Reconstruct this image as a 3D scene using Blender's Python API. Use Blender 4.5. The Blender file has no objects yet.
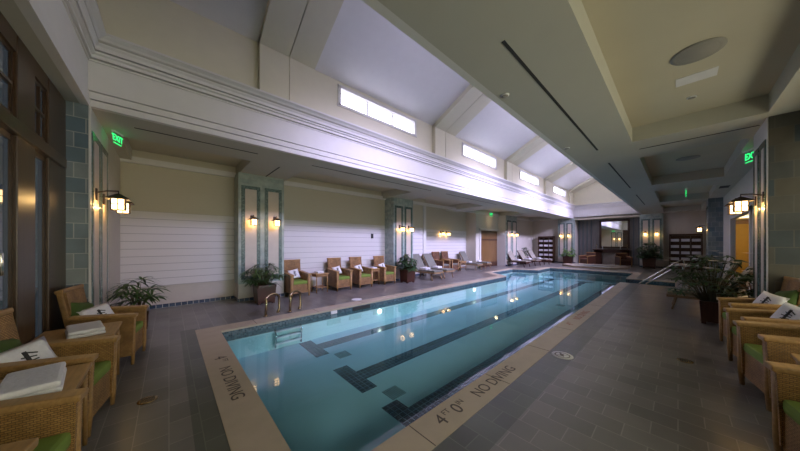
import bpy, bmesh, math, random
from mathutils import Vector, Matrix
random.seed(7)
R = math.radians
scn = bpy.context.scene
COL = scn.collection
# ------------------------------------------------------------------ helpers
class MB:
    """collects shapes into ONE mesh"""
    def __init__(s): s.v=[]; s.f=[]; s.sm=[]
    def add(s, vs, fs, smooth=False):
        o=len(s.v); s.v += [tuple(p) for p in vs]
        for f in fs: s.f.append(tuple(i+o for i in f)); s.sm.append(smooth)
    def box(s, x0,x1,y0,y1,z0,z1, M=None, ch=0):
        if ch:
            bm=bmesh.new(); bmesh.ops.create_cube(bm,size=1)
            for v in bm.verts: v.co=Vector(((x0+x1)/2+v.co.x*(x1-x0),(y0+y1)/2+v.co.y*(y1-y0),(z0+z1)/2+v.co.z*(z1-z0)))
            bmesh.ops.bevel(bm,geom=bm.edges[:],offset=ch,segments=2,affect='EDGES',profile=.6)
            bm.verts.index_update()
            vs=[v.co.copy() for v in bm.verts]; fs=[[v.index for v in f.verts] for f in bm.faces]; bm.free()
            if M: vs=[M@v for v in vs]
            s.add(vs,fs,False); return
        vs=[Vector(p) for p in ((x0,y0,z0),(x1,y0,z0),(x1,y1,z0),(x0,y1,z0),(x0,y0,z1),(x1,y0,z1),(x1,y1,z1),(x0,y1,z1))]
        if M: vs=[M@v for v in vs]
        s.add(vs,[(0,3,2,1),(4,5,6,7),(0,1,5,4),(1,2,6,5),(2,3,7,6),(3,0,4,7)])
    def tube(s, pts, r, n=8, cap=True, rect=None):
        pts=[Vector(p) for p in pts]; rings=[]
        rr = r if isinstance(r,(list,tuple)) else [r]*len(pts)
        ref=None
        for i,p in enumerate(pts):
            t=(pts[min(i+1,len(pts)-1)]-pts[max(i-1,0)]).normalized()
            if ref is None: ref = Vector((0,0,1)) if abs(t.z)<.9 else Vector((1,0,0))
            a=t.cross(ref)
            if a.length<1e-4: a=t.cross(Vector((0,1,0)))
            a.normalize(); b=a.cross(t).normalized(); ref=b
            rings.append([p+a*math.cos(2*math.pi*k/n)*rr[i]+b*math.sin(2*math.pi*k/n)*rr[i] for k in range(n)])
        vs=[q for ring in rings for q in ring]; fs=[]
        for i in range(len(pts)-1):
            for k in range(n):
                k2=(k+1)%n; fs.append((i*n+k,i*n+k2,(i+1)*n+k2,(i+1)*n+k))
        if cap: fs.append(tuple(range(n))[::-1]); fs.append(tuple((len(pts)-1)*n+k for k in range(n)))
        s.add(vs,fs,True)
    def lathe(s, prof, c=(0,0,0), n=16, sq=False, M=None):
        vs=[];fs=[]
        for (r,z) in prof:
            for k in range(n):
                a=2*math.pi*(k+(.5 if sq else 0))/n
                q=Vector((c[0]+r*math.cos(a),c[1]+r*math.sin(a),c[2]+z)); vs.append(M@q if M else q)
        for i in range(len(prof)-1):
            for k in range(n):
                k2=(k+1)%n; fs.append((i*n+k,i*n+k2,(i+1)*n+k2,(i+1)*n+k))
        fs.append(tuple(range(n))[::-1]); fs.append(tuple((len(prof)-1)*n+k for k in range(n)))
        s.add(vs,fs,not sq)
    def prism(s, poly, y0, y1, M=None):
        """poly in (x,z), extruded in y"""
        n=len(poly); vs=[Vector((x,y0,z)) for x,z in poly]+[Vector((x,y1,z)) for x,z in poly]
        if M: vs=[M@v for v in vs]
        fs=[tuple(range(n)),tuple(range(n,2*n))[::-1]]
        for i in range(n): j=(i+1)%n; fs.append((i,i+n,j+n,j))
        s.add(vs,fs)
    def pillow(s, w,h,t, M, n=8):
        """soft square cushion in local xz, thick in y"""
        vs=[];fs=[]
        for side in (1,-1):
            for i in range(n+1):
                for j in range(n+1):
                    u=i/n*2-1; v=j/n*2-1
                    th=max(0,(1-u**4)*(1-v**4))**.5*t/2
                    pin=1-.06*(abs(u*v))**2*0-.05*(1-abs(u))*abs(v)**6-.0
                    x=u*w/2*(1-.07*(1-v*v)*abs(u)**3); z=v*h/2*(1-.07*(1-u*u)*abs(v)**3)
                    vs.append(M@Vector((x,side*th,z)))
        k=(n+1)**2
        for i in range(n):
            for j in range(n):
                a=i*(n+1)+j; q=(a,a+1,a+n+2,a+n+1)
                fs.append(q); fs.append(tuple(p+k for p in q)[::-1])
        s.add(vs,fs,True)
    def build(s, name, mat, parent=None, kind=None, label=None, bevel=0):
        me=bpy.data.meshes.new(name); me.from_pydata(s.v,[],s.f); me.update()
        me.polygons.foreach_set('use_smooth',s.sm)
        bm=bmesh.new(); bm.from_mesh(me); bmesh.ops.remove_doubles(bm,verts=bm.verts,dist=1e-5)
        bmesh.ops.recalc_face_normals(bm,faces=bm.faces); bm.to_mesh(me); bm.free()
        o=bpy.data.objects.new(name,me); COL.objects.link(o)
        if mat: me.materials.append(mat)
        if parent: o.parent=parent
        if kind: o['kind']=kind
        if label: o['label']=label
        if bevel:
            m=o.modifiers.new('b','BEVEL'); m.width=bevel; m.segments=2; m.limit_method='ANGLE'
        return o
def box1(name,mat,x0,x1,y0,y1,z0,z1,parent=None,kind=None,**k):
    m=MB(); m.box(x0,x1,y0,y1,z0,z1); return m.build(name,mat,parent,kind,**k)
def tag(o,label,cat,group=None,kind=None):
    o['label']=label; o['category']=cat
    if group: o['group']=group
    if kind: o['kind']=kind
    return o
def thing(name,label,cat,loc=(0,0,0),rz=0,group=None):
    o=bpy.data.objects.new(name,None); COL.objects.link(o); o.location=loc; o.rotation_euler=(0,0,rz)
    o.empty_display_size=.1
    return tag(o,label,cat,group)
def dup(o,loc=None,rz=None,label=None,group=None,parent=None):
    c=o.copy(); COL.objects.link(c)
    if parent: c.parent=parent
    if loc is not None: c.location=loc
    if rz is not None: c.rotation_euler=(0,0,rz)
    if label: c['label']=label
    if group: c['group']=group
    for ch in list(o.children): dup(ch,parent=c)
    return c
def MT(x,y,z,rz=0,rx=0,ry=0): return Matrix.Translation((x,y,z))@Matrix.Rotation(rz,4,'Z')@Matrix.Rotation(ry,4,'Y')@Matrix.Rotation(rx,4,'X')
# ------------------------------------------------------------------ materials
def mat(name):
    m=bpy.data.materials.new(name); m.use_nodes=True; nt=m.node_tree; b=nt.nodes['Principled BSDF']; return m,nt,b
def plain(name,c,rough=.6,metal=0,noise=.06,scale=6,bump=0,emit=0,coat=0):
    m,nt,b=mat(name); N=nt.nodes; Lk=nt.links
    tc=N.new('ShaderNodeTexCoord'); n=N.new('ShaderNodeTexNoise'); n.inputs['Scale'].default_value=scale; n.inputs['Detail'].default_value=4
    Lk.new(tc.outputs['Object'],n.inputs['Vector'])
    mx=N.new('ShaderNodeMix'); mx.data_type='RGBA'
    mx.inputs[6].default_value=(*[k*(1-noise*2) for k in c],1); mx.inputs[7].default_value=(*[min(1,k*(1+noise*2)) for k in c],1)
    Lk.new(n.outputs['Fac'],mx.inputs[0]); Lk.new(mx.outputs[2],b.inputs['Base Color'])
    b.inputs['Roughness'].default_value=rough; b.inputs['Metallic'].default_value=metal
    if coat: b.inputs['Coat Weight'].default_value=coat
    if bump:
        bp=N.new('ShaderNodeBump'); bp.inputs['Strength'].default_value=bump; bp.inputs['Distance'].default_value=.01
        Lk.new(n.outputs['Fac'],bp.inputs['Height']); Lk.new(bp.outputs[0],b.inputs['Normal'])
    if emit:
        b.inputs['Emission Color'].default_value=(*c,1); b.inputs['Emission Strength'].default_value=emit
    return m
def emis(name,c,s):
    m,nt,b=mat(name); b.inputs['Base Color'].default_value=(*c,1); b.inputs['Emission Color'].default_value=(*c,1); b.inputs['Emission Strength'].default_value=s; return m
def tiles(name,cols,w,h,mortar,mc,rough=.4,axes='xy',off=.5,bump=.3,msize=.02,var=6,bias=0.):
    """brick texture on object coordinates, axes = which two coordinates; cols = 2 colours"""
    m,nt,b=mat(name); N=nt.nodes; Lk=nt.links
    tc=N.new('ShaderNodeTexCoord'); sp=N.new('ShaderNodeSeparateXYZ'); cb=N.new('ShaderNodeCombineXYZ')
    Lk.new(tc.outputs['Object'],sp.inputs[0])
    if axes=='wall':   # vertical faces of either direction: u = x + y
        ad=N.new('ShaderNodeMath'); ad.operation='ADD'; Lk.new(sp.outputs[0],ad.inputs[0]); Lk.new(sp.outputs[1],ad.inputs[1])
        Lk.new(ad.outputs[0],cb.inputs[0]); Lk.new(sp.outputs[2],cb.inputs[1])
    else:
        Lk.new(sp.outputs['xyz'.index(axes[0])],cb.inputs[0]); Lk.new(sp.outputs['xyz'.index(axes[1])],cb.inputs[1])
    br=N.new('ShaderNodeTexBrick'); br.offset=off; br.inputs['Scale'].default_value=1; br.inputs['Brick Width'].default_value=w; br.inputs['Row Height'].default_value=h
    br.inputs['Mortar Size'].default_value=mortar; br.inputs['Mortar Smooth'].default_value=.1; br.inputs['Bias'].default_value=bias
    br.inputs['Color1'].default_value=(*cols[0],1); br.inputs['Color2'].default_value=(*cols[1],1); br.inputs['Mortar'].default_value=(*mc,1)
    Lk.new(cb.outputs[0],br.inputs['Vector'])
    n=N.new('ShaderNodeTexNoise'); n.inputs['Scale'].default_value=var; n.inputs['Detail'].default_value=5; Lk.new(tc.outputs['Object'],n.inputs['Vector'])
    mr=N.new('ShaderNodeMapRange'); mr.inputs[1].default_value=.3; mr.inputs[2].default_value=.7; mr.inputs[3].default_value=.75; mr.inputs[4].default_value=1.2; Lk.new(n.outputs['Fac'],mr.inputs[0])
    mx=N.new('ShaderNodeMix'); mx.data_type='RGBA'; mx.blend_type='MULTIPLY'; mx.inputs[0].default_value=1
    Lk.new(br.outputs['Color'],mx.inputs[6]); Lk.new(mr.outputs[0],mx.inputs[7]); Lk.new(mx.outputs[2],b.inputs['Base Color'])
    b.inputs['Roughness'].default_value=rough
    bp=N.new('ShaderNodeBump'); bp.inputs['Strength'].default_value=bump; bp.inputs['Distance'].default_value=.004; bp.invert=True
    Lk.new(br.outputs['Fac'],bp.inputs['Height']); Lk.new(bp.outputs[0],b.inputs['Normal'])
    return m
def wicker(name,c1,c2,sc=1.0):
    m,nt,b=mat(name); N=nt.nodes; Lk=nt.links
    tc=N.new('ShaderNodeTexCoord'); sp=N.new('ShaderNodeSeparateXYZ'); Lk.new(tc.outputs['Object'],sp.inputs[0])
    ad=N.new('ShaderNodeMath'); ad.operation='ADD'; Lk.new(sp.outputs[0],ad.inputs[0]); Lk.new(sp.outputs[1],ad.inputs[1])
    cb=N.new('ShaderNodeCombineXYZ'); Lk.new(ad.outputs[0],cb.inputs[0]); Lk.new(sp.outputs[2],cb.inputs[1])
    br=N.new('ShaderNodeTexBrick'); br.offset=.5; br.inputs['Scale'].default_value=1; br.inputs['Brick Width'].default_value=.03*sc; br.inputs['Row Height'].default_value=.012*sc
    br.inputs['Mortar Size'].default_value=.0022*sc; br.inputs['Mortar Smooth'].default_value=.8
    br.inputs['Color1'].default_value=(*c1,1); br.inputs['Color2'].default_value=(*c2,1); br.inputs['Mortar'].default_value=(*[k*.22 for k in c1],1)
    Lk.new(cb.outputs[0],br.inputs['Vector'])
    n=N.new('ShaderNodeTexNoise'); n.inputs['Scale'].default_value=7; n.inputs['Detail'].default_value=4; Lk.new(tc.outputs['Object'],n.inputs['Vector'])
    mr=N.new('ShaderNodeMapRange'); mr.inputs[1].default_value=.3; mr.inputs[2].default_value=.7; mr.inputs[3].default_value=.7; mr.inputs[4].default_value=1.25; Lk.new(n.outputs['Fac'],mr.inputs[0])
    mx=N.new('ShaderNodeMix'); mx.data_type='RGBA'; mx.blend_type='MULTIPLY'; mx.inputs[0].default_value=1
    Lk.new(br.outputs['Color'],mx.inputs[6]); Lk.new(mr.outputs[0],mx.inputs[7]); Lk.new(mx.outputs[2],b.inputs['Base Color'])
    bp=N.new('ShaderNodeBump'); bp.inputs['Strength'].default_value=.8; bp.inputs['Distance'].default_value=.006; bp.invert=True
    Lk.new(br.outputs['Fac'],bp.inputs['Height']); Lk.new(bp.outputs[0],b.inputs['Normal']); b.inputs['Roughness'].default_value=.55
    return m
def siding(name,c):
    m,nt,b=mat(name); N=nt.nodes; Lk=nt.links
    tc=N.new('ShaderNodeTexCoord'); sp=N.new('ShaderNodeSeparateXYZ'); Lk.new(tc.outputs['Object'],sp.inputs[0])
    md=N.new('ShaderNodeMath'); md.operation='MODULO'; md.inputs[1].default_value=.17; Lk.new(sp.outputs[2],md.inputs[0])
    lt=N.new('ShaderNodeMath'); lt.operation='LESS_THAN'; lt.inputs[1].default_value=.010; Lk.new(md.outputs[0],lt.inputs[0])
    mx=N.new('ShaderNodeMix'); mx.data_type='RGBA'; mx.inputs[6].default_value=(*c,1); mx.inputs[7].default_value=(*[k*.5 for k in c],1)
    up=N.new('ShaderNodeMath'); up.operation='GREATER_THAN'; up.inputs[1].default_value=2.215; Lk.new(sp.outputs[2],up.inputs[0])
    m2=N.new('ShaderNodeMix'); m2.data_type='RGBA'; m2.inputs[7].default_value=(.53,.49,.37,1)  # plain olive above the boards, with the soffit's shade put into its colour
    Lk.new(lt.outputs[0],mx.inputs[0]); Lk.new(mx.outputs[2],m2.inputs[6]); Lk.new(up.outputs[0],m2.inputs[0]); Lk.new(m2.outputs[2],b.inputs['Base Color']); b.inputs['Roughness'].default_value=.5
    bp=N.new('ShaderNodeBump'); bp.inputs['Strength'].default_value=.4; bp.inputs['Distance'].default_value=.01; bp.invert=True
    Lk.new(lt.outputs[0],bp.inputs['Height']); Lk.new(bp.outputs[0],b.inputs['Normal'])
    return m
def woodm(name,c,rough=.4,sc=3,stretch=(1,1,.08)):
    m,nt,b=mat(name); N=nt.nodes; Lk=nt.links
    tc=N.new('ShaderNodeTexCoord'); mp=N.new('ShaderNodeMapping'); mp.inputs['Scale'].default_value=stretch
    n=N.new('ShaderNodeTexNoise'); n.inputs['Scale'].default_value=sc*10; n.inputs['Detail'].default_value=6
    Lk.new(tc.outputs['Object'],mp.inputs[0]); Lk.new(mp.outputs[0],n.inputs['Vector'])
    mx=N.new('ShaderNodeMix'); mx.data_type='RGBA'; mx.inputs[6].default_value=(*[k*.5 for k in c],1); mx.inputs[7].default_value=(*[k*1.5 for k in c],1)
    Lk.new(n.outputs['Fac'],mx.inputs[0]); Lk.new(mx.outputs[2],b.inputs['Base Color']); b.inputs['Roughness'].default_value=rough
    return m
CREAM=plain('cream_paint',(.63,.60,.45),.6,noise=.02)
WHITE=plain('white_paint',(.64,.63,.59),.5,noise=.02)
VAULT=plain('vault_paint',(.70,.69,.68),.7,noise=.02)
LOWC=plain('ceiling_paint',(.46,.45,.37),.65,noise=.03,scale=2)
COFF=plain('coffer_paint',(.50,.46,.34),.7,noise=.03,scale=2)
WOODW=siding('white_siding',(.64,.62,.60))
BASEP=plain('beige_wainscot',(.50,.46,.40),.5,noise=.04)
PLAS=plain('wall_paint',(.55,.52,.44),.6,noise=.03)
YELL=plain('warm_yellow_wall',(.55,.36,.09),.6,noise=.05)
BLUEBAND=tiles('blue_base_tile',((.025,.045,.09),(.05,.08,.13)),.11,.11,.006,(.35,.36,.36),.15,'wall',0)
PALETILE=tiles('pale_bluegreen_tile',((.27,.35,.32),(.36,.42,.37)),.21,.105,.003,(.33,.36,.33),.3,'wall')
BIGTILE=tiles('blue_glaze_tile',((.11,.165,.20),(.24,.27,.26)),.20,.195,.005,(.36,.38,.35),.35,'wall',.5,var=2.5)
MOSA=tiles('green_mosaic',((.01,.045,.045),(.16,.24,.22)),.025,.025,.003,(.15,.2,.18),.2,'wall',0,var=20)
PANELM=plain('beige_panel',(.52,.47,.40),.4,noise=.08,scale=5)
COPE=plain('tan_coping_stone',(.43,.36,.26),.5,noise=.08,scale=4,bump=.1)
INK=plain('engraved_lettering',(.09,.075,.065),.7)
REDINK=plain('faded_red_lettering',(.30,.10,.07),.7)
LINE=tiles('dark_lane_tile',((.004,.008,.01),(.008,.013,.016)),.075,.075,.005,(.09,.13,.14),.2,'xy',0)
WALLMOS=tiles('waterline_mosaic',((.02,.05,.07),(.10,.17,.2)),.03,.03,.003,(.10,.13,.14),.15,'wall',0,var=20)
PLASTER=plain('pool_plaster',(.46,.66,.66),.6,noise=.05,scale=1.5)
STEPT=plain('pool_step_plaster',(.45,.66,.70),.6)
WICK=wicker('honey_wicker',(.34,.18,.055),(.44,.25,.085))
WICKD=wicker('tan_wicker',(.34,.18,.075),(.44,.25,.11))
WICKTOP=woodm('honey_cane',(.33,.19,.065),.4,4,(1,.12,1))
GREEN=plain('green_canvas',(.16,.24,.035),.85,noise=.08,scale=12,bump=.1)
DGREEN=plain('dark_green_canvas',(.045,.085,.012),.85,noise=.08,scale=12)
TOWEL=plain('white_terry',(.72,.72,.74),.95,noise=.05,scale=40,bump=.5)
EMB=plain('black_embroidery',(.03,.03,.03),.8)
DWOOD=woodm('dark_walnut',(.055,.022,.01),.3,3)
MWOOD=woodm('mahogany',(.06,.022,.014),.35,3)
BRWOOD=woodm('brown_window_wood',(.055,.029,.012),.33,3)
TEAK=woodm('weathered_teak',(.26,.17,.09),.5,4,(.1,1,1))
YDOOR=woodm('oak_door',(.16,.085,.03),.35,2)
LFAB=plain('grey_green_lounge_cloth',(.16,.16,.13),.9,noise=.1,scale=20)
STEEL=plain('polished_steel',(.75,.74,.70),.15,1,noise=.02)
BRASS=plain('aged_brass',(.42,.33,.2),.25,1,noise=.03)
BRONZE=plain('dark_bronze',(.05,.035,.03),.4,.6)
LAMPG=emis('warm_lantern_glass',(1,.62,.26),7)
LEAF=plain('palm_leaf',(.045,.10,.025),.45,noise=.3,scale=8)
LEAF2=plain('dark_leaf',(.045,.095,.035),.45,noise=.3,scale=8)
FLOW=plain('white_petals',(.85,.78,.66),.7)
STEM=plain('plant_stem',(.09,.08,.035),.7)
SOIL=plain('potting_soil',(.03,.02,.012),.95)
GREENL=emis('exit_green',(.03,1,.22),1.6)
PLATE=plain('clear_sign_plate',(.25,.30,.27),.2)
DARK=plain('dark_slot',(.03,.03,.028),.8)
GREYP=plain('grey_grille',(.26,.25,.22),.6)
WPL=plain('white_plastic',(.7,.7,.7),.4)
DAY=emis('daylit_glass',(.80,.79,1.0),4)
DAYRS=[emis('bright_daylit_glass',(.76,.72,1.0),q) for q in (10,20,26,24)]
def glassdark():
    m,nt,b=mat('dusk_window_glass'); b.inputs['Base Color'].default_value=(.02,.028,.035,1); b.inputs['Roughness'].default_value=.04
    b.inputs['Emission Color'].default_value=(.25,.33,.42,1); b.inputs['Emission Strength'].default_value=.06
    return m
NGLASS=glassdark()
MIRR=plain('mirror_silver',(.85,.87,.88),.02,1,noise=0)
def floor_mat():
    m=tiles('slate_deck_tile',((.128,.121,.11),(.185,.175,.158)),.30,.20,.0035,(.26,.25,.215),.30,'yx',.5,var=1.2)
    nt=m.node_tree; N=nt.nodes; Lk=nt.links; b=N['Principled BSDF']
    # darker soldier band that runs round the pool
    tc=N.new('ShaderNodeTexCoord'); sp=N.new('ShaderNodeSeparateXYZ'); Lk.new(tc.outputs['Object'],sp.inputs[0])
    def rng(o,a,c):
        g=N.new('ShaderNodeMath'); g.operation='GREATER_THAN'; g.inputs[1].default_value=a; Lk.new(sp.outputs[o],g.inputs[0])
        l=N.new('ShaderNodeMath'); l.operation='LESS_THAN'; l.inputs[1].default_value=c; Lk.new(sp.outputs[o],l.inputs[0])
        x=N.new('ShaderNodeMath'); x.operation='MULTIPLY'; Lk.new(g.outputs[0],x.inputs[0]); Lk.new(l.outputs[0],x.inputs[1]); return x
    a=rng(0,.14,.36); a2=rng(1,.6,5.7); bnd=N.new('ShaderNodeMath'); bnd.operation='MULTIPLY'; Lk.new(a.outputs[0],bnd.inputs[0]); Lk.new(a2.outputs[0],bnd.inputs[1])
    c=rng(1,.92,1.22); mxm=N.new('ShaderNodeMath'); mxm.operation='MAXIMUM'; Lk.new(bnd.outputs[0],mxm.inputs[0]); Lk.new(c.outputs[0],mxm.inputs[1])
    col=b.inputs['Base Color'].links[0].from_socket
    mx=N.new('ShaderNodeMix'); mx.data_type='RGBA'; mx.blend_type='MULTIPLY'; mx.inputs[7].default_value=(.50,.57,.50,1)
    Lk.new(mxm.outputs[0],mx.inputs[0]); Lk.new(col,mx.inputs[6]); Lk.new(mx.outputs[2],b.inputs['Base Color'])
    return m
DECK=floor_mat()
def water_mat():
    m=bpy.data.materials.new('pool_water'); m.use_nodes=True; nt=m.node_tree; N=nt.nodes; Lk=nt.links; N.clear()
    out=N.new('ShaderNodeOutputMaterial'); mix=N.new('ShaderNodeMixShader'); tr=N.new('ShaderNodeBsdfTransparent'); gl=N.new('ShaderNodeBsdfGlossy')
    tr.inputs[0].default_value=(.60,.80,.81,1); gl.inputs['Roughness'].default_value=.015; gl.inputs[0].default_value=(.95,.97,1,1)
    fr=N.new('ShaderNodeFresnel'); fr.inputs['IOR'].default_value=1.33
    ml=N.new('ShaderNodeMath'); ml.operation='MULTIPLY'; ml.inputs[1].default_value=1.0; ml.use_clamp=True
    tc=N.new('ShaderNodeTexCoord'); n=N.new('ShaderNodeTexNoise'); n.inputs['Scale'].default_value=1.6; n.inputs['Detail'].default_value=2
    bp=N.new('ShaderNodeBump'); bp.inputs['Strength'].default_value=.03; bp.inputs['Distance'].default_value=.03
    Lk.new(tc.outputs['Object'],n.inputs['Vector']); Lk.new(n.outputs['Fac'],bp.inputs['Height'])
    Lk.new(bp.outputs[0],gl.inputs['Normal']); Lk.new(bp.outputs[0],fr.inputs['Normal'])
    Lk.new(fr.outputs[0],ml.inputs[0]); Lk.new(ml.outputs[0],mix.inputs[0]); Lk.new(tr.outputs[0],mix.inputs[1]); Lk.new(gl.outputs[0],mix.inputs[2]); Lk.new(mix.outputs[0],out.inputs[0])
    return m
WATER=water_mat()
# world: X = along the pool (L), Y = across it to the left (W), Z up; camera above (0,0)
# ------------------------------------------------------------------ pool + deck
PX0,PX1,PY0,PY1=.65,17.1,1.49,5.24          # main basin
AX0,AX1,AY0=12.75,14.3,.07                  # entry alcove on the right
BX0,BX1,BY1=11.3,15.2,6.45                  # bump on the left
CW=.34; FZ=-.55; WZ=-.11
poly_in=[(PX0,PY0),(AX0,PY0),(AX0,AY0),(AX1,AY0),(AX1,PY0),(PX1,PY0),(PX1,PY1),(BX1,PY1),(BX1-.5,BY1),(BX0+.9,BY1),(BX0,PY1),(PX0,PY1)]
poly_out=[(.33,1.20),(AX0-.05,1.20),(AX0-.05,AY0-.04),(AX1+.25,AY0-.04),(AX1+.25,1.2),(PX1+.45,1.2),(PX1+.45,5.58),(BX1+.2,5.58),(BX1-.3,BY1+.3),(BX0+.7,BY1+.3),(BX0-.2,5.58),(.33,5.58)]
from mathutils.geometry import tessellate_polygon
def ring_mesh(name,outer,inner,z,zb,mat_,parent=None,kind='structure'):
    m=MB(); n=len(inner)
    vs=[(x,y,z) for x,y in outer]+[(x,y,z) for x,y in inner]+[(x,y,zb) for x,y in inner]+[(x,y,zb) for x,y in outer]
    fs=[]
    for i in range(n):
        j=(i+1)%n; fs+= [(i,j,j+n,i+n),(i+n,j+n,j+2*n,i+2*n),(i+3*n,i,j,j+3*n)]
    m.add(vs,fs); return m.build(name,mat_,parent,kind)
# deck with hole (tessellated)
def floor_with_hole():
    X0,X1,Y0,Y1=-1.2,24.2,-3.2,9.0
    outer=[Vector((x,y,0)) for x,y in ((X0,Y0),(X1,Y0),(X1,Y1),(X0,Y1))]; hole=[Vector((x,y,0)) for x,y in poly_out]
    tris=tessellate_polygon([outer,hole]); vs=outer+hole; m=MB(); m.add(vs,tris); return m.build('floor',DECK,None,'structure')
floor_with_hole()
cop=ring_mesh('trim_1',poly_out,poly_in,.004,-.03,COPE)
# joints in the coping
m=MB()
for k in range(9): m.box(1.45+k*1.22,1.458+k*1.22,1.205,1.485,.0035,.0052)
for k in range(11): m.box(1.2+k*1.2,1.208+k*1.2,5.25,5.575,.0035,.0052) if 1.2+k*1.2<11 else None
m.build('coping_joint',INK,cop)
# basin
m=MB(); n=len(poly_in)
vs=[(x,y,-.03) for x,y in poly_in]+[(x,y,-.2) for x,y in poly_in]
m.add(vs,[(i,(i+1)%n,(i+1)%n+n,i+n) for i in range(n)]); basin=thing('swimming_pool','long rectangular indoor swimming pool with teal water and black lane lines','pool')
m.build('waterline_tile',WALLMOS,basin)
m=MB(); vs=[(x,y,-.2) for x,y in poly_in]+[(x,y,FZ) for x,y in poly_in]
m.add(vs,[(i,(i+1)%n,(i+1)%n+n,i+n) for i in range(n)])
fl=[Vector((x,y,FZ)) for x,y in poly_in]; m.add(fl,tessellate_polygon([fl])); m.build('basin',PLASTER,basin)
for cy in (4.77,3.31,2.05):
    hw=.14 if cy>2.2 else .21; m=MB(); m.box(1.95,2.2,cy-.41,min(cy+.43,PY1-.01),FZ-.01,FZ+.004); m.box(2.2,16.0,cy-hw,cy+hw,FZ-.01,FZ+.004); m.box(16.0,16.25,cy-.41,min(cy+.4,PY1-.01),FZ-.01,FZ+.004)
    m.build('lane_line',LINE,basin)
for gx,gy in ((2.36,4.15),(2.28,2.62),(9.5,4.05),(9.5,2.6)):
    box1('drain_grate',tiles('drain_grate_tile',((.20,.30,.28),(.22,.32,.30)),.03,.3,.006,(.08,.13,.12),.4,'xy',0),gx-.12,gx+.12,gy-.12,gy+.12,FZ-.01,FZ+.006,basin)
# steps of the right alcove and bench of the bump
for k in range(3): box1('pool_step',STEPT,AX0,AX1,AY0,AY0+.4+.38*k,FZ,-.18-.1*k,basin)
box1('bench',STEPT,BX0+.5,BX1-.3,5.4,BY1,FZ,-.3,basin)
box1('waterline_ledge',LINE,PX0,PX1,PY0,PY0+.04,-.3,-.26,basin)
for lx,ly in ((4.05,PY1-.012),(8.6,PY1-.012)):
    m=MB(); m.lathe([(.05,0),(.05,.01),(.03,.014)],n=16,M=MT(lx,ly,-.28,0,R(90))); m.build('underwater_light',emis('pool_lamp',(1,.97,.85),14),basin)
box1('skimmer_mouth',DARK,3.25,3.75,PY1-.015,PY1+.01,-.13,-.045,basin)
mk=box1('depth_marker_tile',WPL,2.68,2.83,PY1-.012,PY1+.01,-.10+.0,-.032,basin)
# water
m=MB(); w=[Vector((x,y,WZ)) for x,y in poly_in]; m.add(w,tessellate_polygon([w])); wo=m.build('pool_water',WATER)
if wo.data.polygons[0].normal.z<0: wo.data.flip_normals()
tag(wo,'still teal water filling the long swimming pool','water',kind='stuff')
# lettering
def text(name,s,size,M,mt,parent,ext=.0006,name2=None,sx=1):
    cu=bpy.data.curves.new(name,'FONT'); cu.body=s; cu.size=size; cu.extrude=ext; cu.align_x='CENTER'; cu.align_y='CENTER'
    o=bpy.data.objects.new(name,cu); COL.objects.link(o)
    me=bpy.data.meshes.new_from_object(o); bpy.data.objects.remove(o); 
    for v in me.vertices: v.co=M@Vector((v.co.x*sx,v.co.y,v.co.z))
    me.materials.clear(); me.materials.append(mt); q=bpy.data.objects.new(name,me); COL.objects.link(q)
    if parent: q.parent=parent
    return q
Z1=.0055
# right coping: reads from the deck side, letters run along +X, tops towards the pool (+Y)
text('depth_lettering','4',.18,MT(1.70,1.345,Z1),INK,cop); text('depth_lettering','FT',.08,MT(1.81,1.385,Z1),INK,cop)
text('depth_lettering','0',.18,MT(1.925,1.345,Z1),INK,cop); text('depth_lettering','IN',.08,MT(2.02,1.385,Z1),INK,cop)
text('warning_lettering','NO DIVING',.17,MT(2.64,1.345,Z1),INK,cop,sx=.94)
text('depth_lettering','4',.17,MT(5.45,1.345,Z1),REDINK,cop); text('depth_lettering','FT',.08,MT(5.56,1.38,Z1),REDINK,cop)
text('warning_lettering','NO DIVING',.17,MT(6.35,1.345,Z1),REDINK,cop)
# near-end coping: letters run along -Y, tops towards the pool (+X)
a=-math.pi/2
text('depth_lettering','4',.19,MT(.49,4.02,Z1,a),INK,cop); text('depth_lettering','FT',.08,MT(.53,3.90,Z1,a),INK,cop)
text('warning_lettering','NO DIVING',.17,MT(.49,3.26,Z1,a),INK,cop,sx=.95)
# no-diving disc in the deck
dt=thing('no_diving_disc','white round no diving marker set in the grey deck beside the pool edge','sign',(3.88,1.04,0))
m=MB(); m.lathe([(.125,0),(.125,.004)],n=32); m.build('disc',WPL,dt)
m=MB()
for k in range(32):
    a0,a1=2*math.pi*k/32,2*math.pi*(k+1)/32
    m.add([(r*math.cos(t),r*math.sin(t),.0048) for r,t in ((.075,a0),(.09,a0),(.09,a1),(.075,a1))],[(0,1,2,3)])
q=MT(0,0,.0048,R(-45)); m.add([q@Vector(p) for p in ((-.08,-.007,0),(.08,-.007,0),(.08,.007,0),(-.08,.007,0))],[(0,1,2,3)])
q=MT(0,0,.0046,R(20)); m.add([q@Vector(p) for p in ((-.05,-.012,0),(.035,-.02,0),(.045,.02,0),(-.02,.028,0))],[(0,1,2,3)])
m.lathe([(.014,0),(.014,.0049)],c=(.045,.035,0),n=12); m.build('pictogram',INK,dt)
for i,(x,y,lb) in enumerate(((-.15,3.41,'small round bronze floor drain on the left deck near the wicker chairs'),(4.85,-.06,'small round bronze floor drain in the right deck beside the chair row'))):
    t=thing('floor_drain',lb,'drain',(x,y,0)); m=MB(); m.lathe([(.075,0),(.075,.004),(.06,.005)],n=20); m.build('rim',BRASS,t)
    m=MB()
    for k in range(5): m.box(-.05,.05,-.045+k*.02,-.037+k*.02,.005,.0065)
    m.build('slot',DARK,t)
for i,(x,y,lb) in enumerate(((3.67,5.74,'white oval skimmer lid on the deck beyond the left pool edge'),)):
    m=MB(); m.lathe([(.14,0),(.14,.012),(.11,.018)],n=24); o=m.build('skimmer_lid',WPL); o.location=(x,y,0); tag(o,lb,'lid')
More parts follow.
